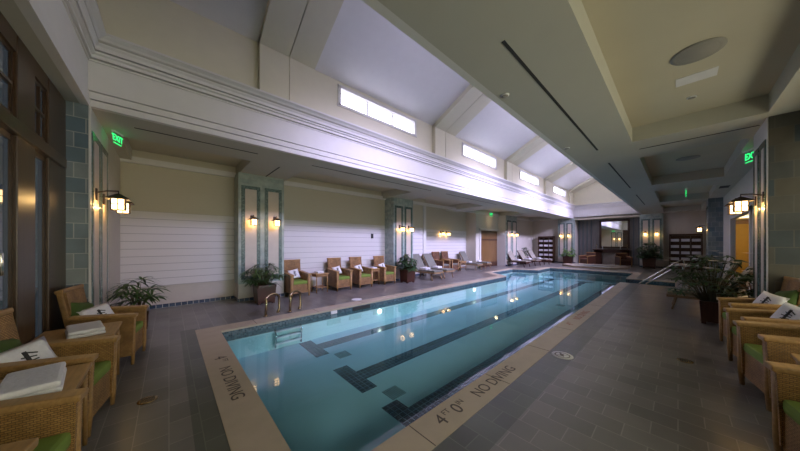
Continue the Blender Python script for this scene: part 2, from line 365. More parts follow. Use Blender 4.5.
# spa behind the pool
sp=thing('raised_spa','low raised spa with pale stone rim at the far end behind the pool','spa')
def rrect(x0,x1,y0,y1,c): return [(x0+c,y0),(x1-c,y0),(x1,y0+c),(x1,y1-c),(x1-c,y1),(x0+c,y1),(x0,y1-c),(x0,y0+c)]
so,si=rrect(18.4,20.5,1.9,5.1,.7),rrect(18.7,20.2,2.2,4.8,.6)
m=MB(); n=8; vs=[(x,y,.0) for x,y in so]+[(x,y,.12) for x,y in so]+[(x,y,.12) for x,y in si]+[(x,y,-.1) for x,y in si]
m.add(vs,[(r*8+i,r*8+(i+1)%8,(r+1)*8+(i+1)%8,(r+1)*8+i) for r in range(3) for i in range(8)]); m.build('rim',COPE,sp)
m=MB(); v=[Vector((x,y,.07)) for x,y in si]; m.add(v,tessellate_polygon([v])); m.build('spa_water',plain('spa_water',(.05,.16,.18),.05,noise=.02),sp)
# ------------------------------------------------------------------ walls
S='structure'
OX0,OX1,OY0,OY1=-.77,22.1,1.58,5.20      # ceiling opening
HZ=3.3
def wall(name,mt,x0,x1,y0,y1,z0=0,z1=3.6): return box1(name,mt,x0,x1,y0,y1,z0,z1,kind=S)
def paneled(name,x0,x1,y0,y1,side,base=True,mt=WOODW):
    """wall box with siding, wainscot and blue base tile towards its room side"""
    w=wall(name,mt,x0,x1,y0,y1,.49,3.6)
    e=.02
    bx={'-y':(x0,x1,y0-e,y1),'-x':(x0-e,x1,y0,y1),'+y':(x0,x1,y0,y1+e),'+x':(x0,x1+e,y0,y1)}[side]
    box1('wainscot',BASEP,x0,x1,y0,y1,.08,.49,w); box1('chair_rail',BASEP,*bx,.485,.51,w); box1('base_tile',BLUEBAND,*bx,0,.085,w)
    return w
wl=paneled('wall_left',-.9,8.95,8.05,8.9,'-y')
paneled('wall_recess',8.95,13.4,8.7,8.9,'-y')
box1('wall_recess_door_left',PLAS,13.4,13.9,8.05,8.9,0,3.6,kind=S); box1('wall_recess_lintel',PLAS,13.9,16.2,8.05,8.9,2.27,3.6,kind=S)
paneled('wall_left_far',17.7,22.1,8.05,8.9,'-y',mt=PLAS)
wall('wall_left_end',PLAS,-1.1,-.77,6.50,8.05,.49); box1('trim_2',BASEP,-1.1,-.765,6.50,8.05,0,.49,kind=S)
box1('crown_left',WHITE,-.8,22.1,7.97,8.06,3.25,3.38,kind=S).name='trim_3'
# recess trims: pale corner boards
box1('trim_4',WHITE,8.78,8.97,8.0,8.06,0,3.3,kind=S)
# far walls
paneled('wall_far_left',22.1,22.3,6.1,8.2,'-x',mt=PLAS)
paneled('wall_far_right',22.1,22.3,-1.4,.65,'-x',mt=PLAS)
wall('wall_far',woodm('grey_panelling',(.16,.155,.14),.5,2),23.0,23.2,1.5,5.3,0,3.6)
wall('wall_far_return_left',PLAS,22.3,23.1,5.14,5.3); wall('wall_far_return_right',PLAS,22.3,23.1,1.45,1.62)
m=MB()
for yy in (1.75,2.0,4.3,4.55,4.8,5.02):
    m.box(22.97,23.01,yy-.035,yy+.035,0,3.3)
m.build('trim_5',plain('panel_batten',(.09,.11,.11),.4),kind=S)
# right walls
wr=paneled('wall_right',7.3,10.4,-1.26,-1.2,'+y',mt=PLAS); paneled('wall_right_far',13.7,22.3,-1.26,-1.2,'+y',mt=PLAS)
box1('wall_right_lintel',PLAS,10.4,13.7,-1.26,-1.2,2.3,3.6,kind=S)
m=MB()
for (a0,a1) in ((10.3,10.42),(13.68,13.85)): m.box(a0,a1,-1.27,-1.16,0,2.4)
m.box(10.3,13.85,-1.27,-1.16,2.28,2.42); m.build('trim_6',WHITE,kind=S)
box1('wall_alcove',YELL,9.4,20.5,-2.7,-2.6,.45,3.0,kind=S); box1('baseboard_alcove',DWOOD,9.4,20.5,-2.72,-2.57,0,.45,kind=S); box1('trim_15b',woodm('orange_header',(.20,.09,.025),.4,2),9.4,20.5,-2.62,-2.56,2.3,2.6,kind=S).name='trim_16'
box1('wall_alcove_side',YELL,20.5,20.6,-2.7,-1.26,0,3.0,kind=S); box1('trim_17',bpy.data.materials['orange_header'],20.44,20.5,-2.7,-1.26,2.42,2.6,kind=S); box1('wall_alcove_near',YELL,9.3,9.4,-2.7,-1.4,0,3.0,kind=S)
box1('ceiling_alcove',PLAS,9.4,20.6,-2.7,-1.26,2.6,2.7,kind=S)
# near right wall with tall windows, out of the picture behind the chair row (unglazed openings left so the world's fill light gets in)
m=MB(); m.box(-1.1,6.3,-1.6,-1.4,0,.5); m.box(-1.1,6.3,-1.6,-1.4,2.9,3.6)
for k in range(7): m.box(-1.1+k*1.2,-.9+k*1.2,-1.6,-1.4,.5,2.9)
m.build('wall_right_near',DWOOD,kind=S)
m=MB(); m.box(-3.4,-1.1,-3.2,-3.1,0,.01)
# ------------------------------------------------------------------ tiled pillars and pilasters
def mosaic(parent,axis,c,a0,a1,z0,z1,sgn,bw=.085):
    """rectangular mosaic frame with beige field. axis 'x': face at x=c spanning y; 'y': face at y=c spanning x. sgn = outward direction"""
    def bx(m,u0,u1,w0,w1,t):
        lo,hi=sorted((c-.005*sgn,c+t*sgn))
        if axis=='x': m.box(lo,hi,u0,u1,w0,w1)
        else: m.box(u0,u1,lo,hi,w0,w1)
    f=MB(); bx(f,a0+bw,a1-bw,z0+bw,z1-bw,.006); f.build('beige_field',PANELM,parent)
    b=MB(); bx(b,a0,a1,z0,z0+bw,.012); bx(b,a0,a1,z1-bw,z1,.012); bx(b,a0,a0+bw,z0+bw,z1-bw,.012); bx(b,a1-bw,a1,z0+bw,z1-bw,.012); b.build('mosaic_border',MOSA,parent)
def pilaster(name,x0,x1,y0,y1,axis,c,sgn,z1=3.3,bz=.085,body=PALETILE,panels=True):
    p=box1(name,body,x0,x1,y0,y1,.45,z1,kind=S)
    box1('base_block',BASEP,x0,x1,y0,y1,bz,.45,p); e=.015
    box1('base_tile',BLUEBAND,x0-e,x1+e,y0-e,y1+e,0,bz,p)
    if panels:
        u0,u1=(y0,y1) if axis=='x' else (x0,x1); w=(u1-u0); g=.09*w
        mid=(u0+u1)/2
        mosaic(p,axis,c,u0+.06,mid-g*.55,.56,2.98,sgn); mosaic(p,axis,c,mid+g*.55,u1-.06,.56,2.98,sgn)
    return p
pilaster('pilaster',1.3,2.4,7.5,8.1,'y',7.5,-1).name='trim_7'
pilaster('pilaster',6.5,7.58,7.5,8.1,'y',7.5,-1).name='trim_8'
p9=pilaster('pilaster',16.2,17.75,7.5,8.8,'y',7.5,-1); p9.name='trim_9'; box1('white_jamb',WHITE,16.17,16.22,7.56,8.2,.0,3.3,p9)
pilaster('pilaster',21.85,22.2,5.14,6.15,'x',21.85,-1).name='trim_10'
pilaster('pilaster',21.85,22.2,.6,1.62,'x',21.85,-1).name='trim_11'
pc=box1('trim_12',BIGTILE,-1.2,-.77,5.2,6.52,0,3.3,kind=S); box1('corner_strip',WHITE,-.78,-.765,5.202,6.52,0,3.3,pc); box1('corner_bead',WHITE,-.778,-.76,5.192,5.22,0,3.3,pc)
mosaic(pc,'x',-.765,5.28,5.82,.3,3.0,1); mosaic(pc,'x',-.765,5.88,6.44,.3,3.0,1)
PILT=tiles('olive_blue_glaze_tile',((.04,.06,.072),(.105,.09,.062)),.30,.24,.005,(.10,.095,.08),.35,'wall',.5,var=2.5)
pr=box1('trim_13',PILT,6.32,7.3,-1.4,-.865,0,3.3,kind=S); box1('side_strip',WHITE,6.32,7.3,-.87,-.86,0,3.3,pr); mosaic(pr,'y',-.86,6.38,6.78,.3,3.0,1); mosaic(pr,'y',-.86,6.84,7.24,.3,3.0,1)
pr=box1('trim_14',BIGTILE,16.1,17.2,-1.4,-.82,0,3.3,kind=S); mosaic(pr,'y',-.82,16.2,16.6,.3,3.0,1); mosaic(pr,'y',-.82,16.7,17.1,.3,3.0,1)
# ------------------------------------------------------------------ window wall at the near left end
wy0,wy1=-3.2,5.25
ww=box1('wall_near',DWOOD,-1.25,-1.11,wy0,wy1,0,.35,kind=S)
box1('wall_near_top',LOWC,-1.25,-1.0,wy0,wy1,3.29,3.6,kind=S)
wf=MB()
posts=[(5.03,5.25),(4.30,4.55) ,(3.83,4.22),(3.0,3.2)]
wn=thing('window_1','','')
for k in ('label','category'): del wn[k]
wn['kind']=S
m=MB(); m.box(-1.06,-.935,wy0,5.1,2.42,2.54,ch=.01); m.box(-1.05,-.968,wy0,5.24,3.14,3.31); m.box(-1.05,-.975,wy0,5.24,0,.25)
for a0,a1 in ((4.60,5.235),(3.83,4.22),(3.0,3.28),(2.1,2.45),(1.2,1.5),(.3,.6),(-.6,-.3)): m.box(-1.12,-.962,a0,a1,0,3.29,ch=.008)
# inner sash rails
for a0,a1 in ((4.22,4.60),(3.28,3.83),(2.45,3.0),(1.5,2.1),(.6,1.2)):
    for (z0,z1) in ((.25,2.42),(2.56,3.16)):
        m.box(-1.03,-.985,a0-.01,a0+.04,z0,z1); m.box(-1.03,-.985,a1-.04,a1+.01,z0,z1); m.box(-1.03,-.987,a0,a1,z1-.05,z1+.02); m.box(-1.03,-.987,a0,a1,z0-.02,z0+.05)
m.build('frame',BRWOOD,wn)
m=MB()
for a0,a1 in ((4.27,4.55),(3.33,3.78),(2.5,2.95)): 
    m.box(-1.0,-.975,a0,a1,2.83,2.855); m.box(-1.0,-.977,(a0+a1)/2-.012,(a0+a1)/2+.012,2.6,3.1)
m.build('muntin',BRWOOD,wn)
box1('pane',NGLASS,-1.02,-1.0,wy0,5.2,.25,3.2,wn)
dr=MB(); dr.tube([(-.985,3.42,1.42),(-.93,3.42,1.42),(-.93,3.42,1.26),(-.985,3.42,1.26)],.012); o=dr.build('handle',STEEL,wn)
# ------------------------------------------------------------------ lower ceilings
cl=MB()
CZ=3.55
cl.box(-1.2,22.4,5.36,9.0,CZ,CZ+.15); cl.box(-1.2,22.4,-3.2,1.42,CZ,CZ+.15)
cl.box(22.1,23.2,1.4,5.4,3.2,3.4)
cl.build('ceiling',COFF,kind=S)
def soff(m,x0,x1,y0,y1): m.box(x0,x1,y0,y1,HZ,CZ+.01)
m=MB(); soff(m,-1.2,22.4,5.26,6.33)
for x0,x1 in ((-1.2,-.60),(1.33,2.48),(6.33,7.48),(11.33,12.48),(16.33,17.48),(21.3,22.4)): soff(m,x0,x1,6.33,8.8)
m.build('ceiling_beams_left',LOWC,kind=S)
m=MB(); soff(m,-1.2,22.4,.55,1.52); soff(m,-1.2,22.4,-1.6,-.84)
for x0,x1 in ((-1.2,-.3),(1.1,2.15),(6.1,7.35),(11.1,12.5),(16.0,17.2),(21.1,22.4)): soff(m,x0,x1,-.84,.55)
m.build('ceiling_beams_right',LOWC,kind=S)
m=MB(); m.box(-1.2,-.83,1.52,5.26,HZ,CZ); m.build('ceiling_near_soffit',LOWC,kind=S)
m=MB(); m.box(-3.0,-1.2,-3.2,5.2,3.3,3.5)
# ------------------------------------------------------------------ cornice around the opening
prof=[(-.08,3.298),(0,3.298),(0,3.385),(-.06,3.385),(-.06,3.403),(-.008,3.403),(-.008,3.495),(-.07,3.495),(-.07,3.514),(-.015,3.514),(-.015,3.90),(.0,3.902),(.0,3.925),(-.05,3.925),(-.05,3.942),(.02,3.942),(.02,3.985),
      (.05,4.0),(.05,4.025),(.0,4.025),(.0,4.043),(.06,4.043),(.065,4.09),(.085,4.12),(.085,4.13),(.045,4.13),(.045,4.15),(.09,4.165),(.11,4.19),(.15,4.215),(.16,4.22),(.16,4.25),(-.13,4.25)]
m=MB(); vs=[];fs=[]
for o_,z in prof: vs+=[(OX0+o_,OY0+o_,z),(OX1-o_,OY0+o_,z),(OX1-o_,OY1-o_,z),(OX0+o_,OY1-o_,z)]
for r in range(len(prof)-1):
    for i in range(4): j=(i+1)%4; fs.append((r*4+i,r*4+j,(r+1)*4+j,(r+1)*4+i))
m.add(vs,fs); m.build('trim_15',WHITE,kind=S)
# structure behind it
m=MB(); m.box(-1.2,22.4,5.24,5.5,CZ,4.3); m.box(-1.2,22.4,1.3,1.54,CZ,4.3); m.box(-1.0,-.81,1.3,5.5,CZ,4.3); m.box(22.14,22.4,1.3,5.5,3.3,4.3); m.build('wall_entablature_core',CREAM,kind=S)
# ------------------------------------------------------------------ clerestory
WT=5.24; SL=.5; YC=3.39
def clwall(name,yi,sgn):
    """yi = inner face, sgn=+1 left, -1 right"""
    yo=yi+.2*sgn; lo,hi=sorted((yi,yo)); m=MB(); z0,z1=4.2,5.4; wz0,wz1=4.72,5.17
    xs=[2.93+5.02*k for k in range(4)]; prev=-.95
    for x in xs:
        m.box(prev,x,lo,hi,z0,z1); m.box(x,x+2.55,lo,hi,z0,wz0); m.box(x,x+2.55,lo,hi,wz1,z1); prev=x+2.55
    m.box(prev,22.35,lo,hi,z0,z1); m.build(name,CREAM,kind=S)
    for i,x in enumerate(xs):
        w=bpy.data.objects.new('window_%d'%(i+2+(4 if sgn<0 else 0)),None); COL.objects.link(w); w['kind']=S
        f=MB(); a,b_=sorted((yi-.025*sgn,yi+.12*sgn)); t=.045
        f.box(x-.03,x+2.58,a,b_,wz1-t,wz1+.03); f.box(x-.05,x+2.6,a,b_,wz0-.03,wz0+.03); f.box(x-.03,x+t,a,b_,wz0,wz1); f.box(x+2.55-t,x+2.58,a,b_,wz0,wz1); f.build('frame',WHITE,w)
        g=MB(); a,b_=sorted((yi+.05*sgn,yi+.09*sgn))
        for q in (.85,1.70): g.box(x+q-.018,x+q+.018,a,b_,wz0,wz1)
        g.box(x,x+2.55,a,b_,wz1-.12,wz1-.105); g.build('muntin',WHITE,w)
        a,b_=sorted((yi+.1*sgn,yi+.11*sgn)); box1('pane',DAY if sgn>0 else DAYRS[i],x,x+2.55,a,b_,wz0,wz1,w)
clwall('wall_clerestory_left',5.33,1); clwall('wall_clerestory_right',1.45,-1)
px=[(1.24+5.02*k,2.29+5.02*k) for k in range(5)]; px[-1]=(21.2,22.3)
m=MB()
for x0,x1 in px:
    xm=(x0+x1)/2
    for a0,a1 in ((x0,xm-.008),(xm+.008,x1)):
        m.box(a0,a1,5.2,5.36,4.22,5.35); m.box(a0,a1,1.42,1.58,4.22,5.35)
    m.box(x0+.01,x1-.01,5.215,5.3,4.2,5.3)
m.build('wall_clerestory_piers',CREAM,kind=S)
m=MB(); zt=5.26; yt=5.36
zr=zt+(yt-YC)*SL
m.prism([(yt+.3,zt-.15),(yt+.3,zt),(YC,zr+.12),(YC-(yt-YC)-.3,zt),(YC-(yt-YC)-.3,zt-.15),(YC-(yt-YC),zt),(YC,zr),(yt,zt)],-1.0,22.4,M=Matrix(((0,1,0,0),(1,0,0,0),(0,0,1,0),(0,0,0,1))))
m.build('ceiling_vault',VAULT,kind=S)
m=MB(); SW=Matrix(((0,1,0,0),(1,0,0,0),(0,0,1,0),(0,0,0,1)))
for x0,x1 in px:
    xm=(x0+x1)/2; d=.14; yb=5.2; zb=5.26-.07
    for a0,a1 in ((x0,xm-.008),(xm+.008,x1)):
        for s_ in (1,-1):
            P=lambda y,z:(YC+s_*(y-YC),z)
            m.prism([P(yb,zb),P(YC,zb+(yb-YC)*SL),P(YC,zr+.02),P(yt,zt+.02)],a0,a1,M=SW)
m.build('ceiling_vault_beams',CREAM,kind=S)  # cream rather than vault paint puts the beams' shading into their colour
for nm,x0,x1 in (('wall_gable_near',-1.0,-.85),('wall_gable_far',22.2,22.35)):
    m=MB(); m.prism([(5.6,4.2),(5.6,5.3),(YC,zr+.1),(1.2,5.3),(1.2,4.2)],x0,x1,M=SW); m.build(nm,CREAM,kind=S)
# ------------------------------------------------------------------ ceiling fittings
def slot(x0,x1,y0,y1,lb,g): 
    o=box1('air_slot',DARK,x0,x1,y0,y1,HZ-.004,HZ+.01); tag(o,lb,'air vent',g)
for (a0,a1,lb) in ((-.4,1.33,'dark linear air slot in the left soffit ahead of the first pilaster'),(2.45,6.66,'dark linear air slot in the left soffit above the wicker chairs'),(7.5,11.3,'dark linear air slot in the left soffit above the folding loungers')): slot(a0,a1,5.70,5.73,lb,'linear air slots in the soffits')
for (a0,a1,lb) in ((2.2,6.14,'dark linear air slot in the right soffit, the nearest one'),(7.3,11.17,'dark linear air slot in the right soffit, second from the camera'),(12.9,16.5,'dark linear air slot in the right soffit, nearest the fireplace end')): slot(a0,a1,1.035,1.065,lb,'linear air slots in the soffits')
slot(1.92,1.95,6.36,7.5,'short dark cross slot in the beam above the first left pilaster','linear air slots in the soffits')
slot(6.65,6.68,-.84,.5,'dark cross slot in the beam ahead of the right tiled pillar','linear air slots in the soffits')
def disc(name,x,y,z,r,mt,lb,cat,g=None):
    t=thing(name,lb,cat,(x,y,z),0,g); m=MB(); m.lathe([(r,0),(r,-.008),(r*.8,-.014)],n=28); m.build('rim',mt,t)
    m=MB(); m.lathe([(r*.78,-.012),(r*.75,-.016)],n=28); m.build('grille',GREYP,t); return t
disc('ceiling_speaker',4.19,-.14,CZ,.20,GREYP,'large round speaker grille in the nearest right ceiling coffer','speaker')
disc('ceiling_speaker',9.25,-.16,CZ,.20,GREYP,'round speaker grille in the second right ceiling coffer','speaker')
o=box1('access_panel',WPL,4.7,4.93,-.32,.02,CZ-.006,CZ+.005); tag(o,'small pale rectangular panel in the coffer beside the round speaker','panel')
disc('ceiling_sprinkler',5.43,-.13,CZ,.05,WPL,'small white round detector in the nearest right coffer','sprinkler')  # sprinkler head, drawn as a plain disc
disc('soffit_downlight',3.02,1.42,HZ,.05,WPL,'small white ceiling disc at the near end of the right soffit edge','downlight')
disc('soffit_downlight',5.57,1.42,HZ,.05,WPL,'small white ceiling disc further along the right soffit edge','downlight')
o=MB(); o.box(12.9,13.4,-1.1,-.9,HZ-.005,HZ+.01); v=o.build('return_grille',DARK); tag(v,'dark rectangular ceiling grille near the right wall doorway','air vent')
def exit_sign(x,y,w,lb,rz=0):
    t=thing('exit_sign',lb,'sign',(x,y,HZ),rz)
    m=MB(); m.box(-w/2-.02,w/2+.02,-.025,.025,-.03,0); m.build('mount',WPL,t)
    m=MB(); m.box(-w/2,w/2,-.004,.004,-.23,-.03); m.build('plate',PLATE,t)
    for sgn in (1,-1):
        q=text('lettering','EXIT',.17,Matrix.Translation((0,-.007*sgn,-.135))@Matrix.Rotation(0 if sgn>0 else math.pi,4,'Z')@Matrix.Rotation(math.pi/2,4,'X'),GREENL,t,.002)
    m=MB(); m.box(-w/2,w/2,-.005,.005,-.24,-.23); m.build('lit_edge',GREENL,t); return t
exit_sign(-.62,6.15,.26,'green lit exit sign hanging in the far left corner by the window wall',R(70)).scale=(.75,.75,.8)
exit_sign(13.8,7.3,.36,'green lit exit sign above the brown doorway of the left recess')
exit_sign(12.74,-.18,.36,'green lit exit sign seen edge on under the right ceiling beams')
exit_sign(8.2,-.95,.36,'green lit exit sign just beyond the right tiled pillar',R(20))
# ------------------------------------------------------------------ sconces
def make_sconce():
    t=thing('wall_lantern','x','wall lamp')      # local: wall at y=0, lamp sticks out in +y ; z=0 lantern centre
    m=MB(); m.box(-.035,.035,0,.02,.02,.17,ch=.005); m.build('back_plate',BRONZE,t)
    m=MB(); m.tube([(0,.01,.12),(0,.1,.15),(0,.2,.16),(0,.2,.11)],.009); m.build('arm',BRONZE,t)
    m=MB(); m.lathe([(.15,.05),(.15,.06),(.07,.10),(.02,.125)],c=(0,.2,0),n=4,sq=True); m.build('roof',BRONZE,t)
    m=MB(); m.box(-.055,.055,.145,.255,-.085,.05); m.build('glass',LAMPG,t)
    m=MB(); e=.062
    for sx in (-1,1):
        for sy in (-1,1): m.box(sx*e-.006,sx*e+.006,.2+sy*e-.006,.2+sy*e+.006,-.09,.056)
    for z in (-.093,-.02):
        for s_ in (-1,1): m.box(-e,e,.2+s_*e-.005,.2+s_*e+.005,z,z+.009); m.box(s_*e-.005,s_*e+.005,.2-e,.2+e,z,z+.009)
    for s_ in (-1,1): m.box(-.005,.005,.2+s_*e-.005,.2+s_*e+.005,-.09,.055); m.box(s_*e-.005,s_*e+.005,.195,.205,-.09,.055)
    m.build('cage',BRONZE,t)
    l=bpy.data.lights.new('wall_glow_light','POINT'); l.energy=2.2; l.color=(1,.58,.18); l.shadow_soft_size=.01; o=bpy.data.objects.new('wall_glow_light',l); COL.objects.link(o); o.parent=t; o.location=(0,.09,-.03)  # added light between lantern and wall, for the glow on the wall
    return t
SC=[(1.60,7.5,math.pi,'lit wall lantern on the first left pilaster, left panel'),(2.15,7.5,math.pi,'lit wall lantern on the first left pilaster, right panel'),
 (6.8,7.5,math.pi,'lit wall lantern on the second left pilaster, left panel'),(7.3,7.5,math.pi,'lit wall lantern on the second left pilaster, right panel'),
 (10.9,8.7,math.pi,'lit wall lantern on the recess wall above the wicker settee, left one'),(11.4,8.7,math.pi,'lit wall lantern on the recess wall above the wicker settee, right one'),
 (16.6,7.5,math.pi,'lit wall lantern on the third left pilaster, left panel'),(17.35,7.5,math.pi,'lit wall lantern on the third left pilaster, right panel'),
 (21.85,5.9,math.pi/2,'lit wall lantern left of the fireplace recess, outer one'),(21.85,5.4,math.pi/2,'lit wall lantern left of the fireplace recess, inner one'),
 (21.85,1.36,math.pi/2,'lit wall lantern right of the fireplace recess, inner one'),(21.85,.86,math.pi/2,'lit wall lantern right of the fireplace recess, outer one'),
 (-.765,5.5,-math.pi/2,'lit wall lantern on the corner pillar beside the dark windows, nearer one'),(-.765,6.05,-math.pi/2,'lit wall lantern on the corner pillar beside the dark windows, farther one'),
 (6.5,-.86,0,'lit wall lantern on the big right tiled pillar, nearer one'),(7.05,-.86,0,'lit wall lantern on the big right tiled pillar, farther one'),
 (16.6,-.82,0,'lit wall lantern on the distant right tiled pillar')]
sc0=make_sconce()
for i,(x,y,rz,lb) in enumerate(SC):
    o=sc0 if i==0 else dup(sc0); o.location=(x,y,2.05 if i not in (4,5) else 2.0); o.rotation_euler=(0,0,rz); o['label']=lb; o['group']='wall lanterns'
    if i>13:o.scale=(1.05,1.05,1.05); o.location.z=2.08
    if i in (12,13): o.scale=(1.1,1.1,1.1); o.location.z=2.08
# ------------------------------------------------------------------ armchairs
def make_armchair(name='wicker_armchair',W=.58,wk=WICK,recl=R(12),hb=.98,cush=GREEN,taper=.05):
    """local: front +x, width y, origin at floor centre of the front edge"""
    t=thing(name,'x','armchair'); D=.70; h=W/2
    m=MB(); m.prism([(-.0,.10),(-.0,.36),(-.62,.33),(-.62,.10)],-h+.07,h-.07); m.build('seat_base',wk,t)
    # arms: woven side panel with rolled flat top, slightly tapered in front
    for s_ in (-1,1):
        m=MB()
        y0,y1=sorted((s_*(h-.085),s_*h)); m.prism([(.015,.12),(.035,.60),(-.60,.64),(-.66,.12)],y0,y1); 
        m.build('arm_panel',wk,t)
        m=MB(); c=s_*(h-.04); M=MT(-.29,c,.625,0,0,R(3.6)); m.box(-.35,.35,-.055,.055,-.018,.022,M=M,ch=.012); m.build('armrest',WICKTOP,t)
        for x in (.0,-.62):
            m=MB(); m.tube([(x+.004,c,0),(x+.012,c,.15),(x+.018,c,.60)] if x==0 else [(x,c,0),(x,c,.15)],[.02,.026,.024][:3 if x==0 else 2],8); m.build('leg',WICKTOP,t)
    M=MT(-.60,0,.30,0,0,-recl); m=MB(); m.box(-.035,.035,-h+.04,h-.04,0,hb-.30,M=M,ch=.02); 
    m.box(.03,.045,-h+.075,h-.075,.05,hb-.34,M=M); b=m.build('backrest',wk,t)
    m=MB(); m.box(-.045,.045,-h+.035,h-.035,hb-.335,hb-.29,M=M,ch=.018); m.build('back_rail',WICKTOP,t)
    m=MB(); m.box(-.56,.01,-h+.06,h-.06,.34,.43,ch=.03); m.build('seat_cushion',cush,t)
    return t
arm0=make_armchair()
A=math.pi
ARMS=[ # x,y,rz,label, group
 (-.30,4.78,0,'wicker armchair with green seat beside the tiled corner pillar, farthest of the near left row','near left armchairs'),
 (-.43,3.31,0,'wicker armchair with green seat in front of the dark windows, second of its row','near left armchairs'),
 (-.45,2.14,0,'wicker armchair cut by the lower left corner of the picture, green seat showing','near left armchairs'),
 (-.40,1.05,0,None,None),
 (6.03,-.49,A/2,'wicker armchair at the far end of the right row, next to the potted plant','right row armchairs'),
 (5.05,-.50,A/2,'wicker armchair second from the far end of the right row','right row armchairs'),
 (4.24,-.51,A/2,'wicker armchair third from the far end of the right row','right row armchairs'),
 (2.84,-.52,A/2,'wicker armchair cut by the right picture edge, nearest of the right row','right row armchairs')]
arms=[]
first=True
for x,y,rz,lb,g in ARMS:
    if lb is None: continue
    o=arm0 if first else dup(arm0); first=False
    o.location=(x,y,0); o.rotation_euler=(0,0,rz); o['label']=lb; o['group']=g; arms.append(o)
    o.rotation_euler=(0,0,rz+(R(-9) if x<0 else R(10)))
    if x<0: o.scale=(.78,.95,1)
    if x>2: o.scale=(.78 if x>6 else .92,{6.03:.88,5.05:1,4.24:1.08,2.84:1.05}[x],1.06)
wch=make_armchair('wicker_armchair',.56,WICKD,R(6),1.0,GREEN)
WC=[(2.72,'leftmost wicker armchair on the left wall, beside the potted palm'),(4.10,'second wicker armchair from the left on the left wall'),(4.93,'third wicker armchair from the left on the left wall'),(5.98,'rightmost wicker armchair on the left wall, by the second pilaster')]
for i,(x,lb) in enumerate(WC):
    o=wch if i==0 else dup(wch); o.location=(x,7.12,0); o.rotation_euler=(0,0,-A/2); o['label']=lb; o['group']='left wall armchairs'
# settee in the recess = two brown wicker chairs side by side
bw=make_armchair('wicker_armchair',.62,wicker('brown_wicker',(.16,.07,.035),(.22,.10,.05)),R(8),1.05,LFAB)
o=bw; o.location=(10.3,7.85,0); o.rotation_euler=(0,0,-A/2); tag(o,'brown wicker armchair under the recess lanterns, left of the pair','armchair','brown recess armchairs')
dup(bw,(11.05,7.85,0),-A/2,'brown wicker armchair under the recess lanterns, right of the pair')
# dark club chairs at the fireplace
dk=make_armchair('club_chair',.66,MWOOD,R(6),.85,plain('brown_leather',(.10,.045,.03),.4))
dk.location=(20.95,4.35,0); dk.rotation_euler=(0,0,A*.85); tag(dk,'dark brown armchair left of the fireplace','armchair','fireside armchairs')
dup(dk,(21.15,2.2,0),A*1.15,'dark brown armchair right of the fireplace')
# ------------------------------------------------------------------ side tables
def make_table(name,w,d,h,wk,top=WICKTOP,solid=False):
    t=thing(name,'x','side table')
    m=MB(); m.box(-d/2,d/2,-w/2,w/2,h-.03,h,ch=.01); m.build('tabletop',top,t)
    m=MB(); m.box(-d/2+.03,d/2-.03,-w/2+.02,w/2-.02,h-.10,h-.03); m.build('apron',wk,t)
    for sx in (-1,1):
        for sy in (-1,1):
            m=MB(); x,y=sx*(d/2-.04),sy*(w/2-.04); m.tube([(x,y,0),(x,y,h-.03)],.016,8); m.build('leg',top,t)
    m=MB(); m.box(-d/2+.05,d/2-.05,-w/2+.04,w/2-.04,.15,.17); m.build('shelf',wk,t)
    return t
tb=make_table('side_table',.62,.66,.60,WICK)
tb.location=(-.67,4.05,0); tb.scale=(.82,.95,1); tag(tb,'wicker side table holding a folded towel between the two farthest near left armchairs','side table','near side tables')
dup(tb,(-.70,2.74,0),0,'wicker side table holding a white towel beside the lower left armchair').scale=(.82,.85,1)
dup(tb,(-.60,0,0),0,'x') if False else None
dup(tb,(5.60,-.98,0),A/2,'wicker side table with grey towel between the two farthest right armchairs').scale=(.8,.45,1)
dup(tb,(3.52,-.90,0),A/2,'wicker side table between the two nearest right armchairs').scale=(.85,.8,1)
tw=make_table('side_table',.42,.42,.58,WICKD)
tw.location=(3.42,7.42,0); tag(tw,'small tan side table between the first two chairs of the left wall','side table','left wall side tables')
dup(tw,(5.46,7.45,0),0,'small tan side table between the last two chairs of the left wall').scale=(1,.8,1)
t3=make_table('side_table',.5,.6,.5,WICKD); t3.location=(11.85,8.1,0); tag(t3,'low tan wicker table under the recess lanterns','side table')
# ------------------------------------------------------------------ towels
def towel(x,y,z,w,d,h,rz,lb,g=None,rolls=2,ry=0):
    t=thing('folded_towel',lb,'towel',(x,y,z),rz,g)
    m=MB(); 
    for k in range(rolls): m.box(-w/2+.006*k,w/2-.004*k,-d/2,d/2,h*k/rolls,h*(k+1)/rolls-.002,ch=min(.02,h/rolls*.45))
    m.build('fold',TOWEL,t); return t
towel(-.62,4.0,.60,.24,.38,.07,R(12),'white folded towel lying on the farthest near left side table')
towel(-.62,2.68,.60,.24,.40,.08,R(8),'white folded towel on the side table nearest the lower left corner')
towel(5.58,-1.0,.60,.22,.36,.05,R(10),'grey white towel on the side table between the far right armchairs')
towel(3.42,7.45,.58,.22,.26,.05,0,'white towel on the first small table of the left wall')
towel(5.46,7.45,.58,.2,.26,.05,0,'white towel on the second small table of the left wall')
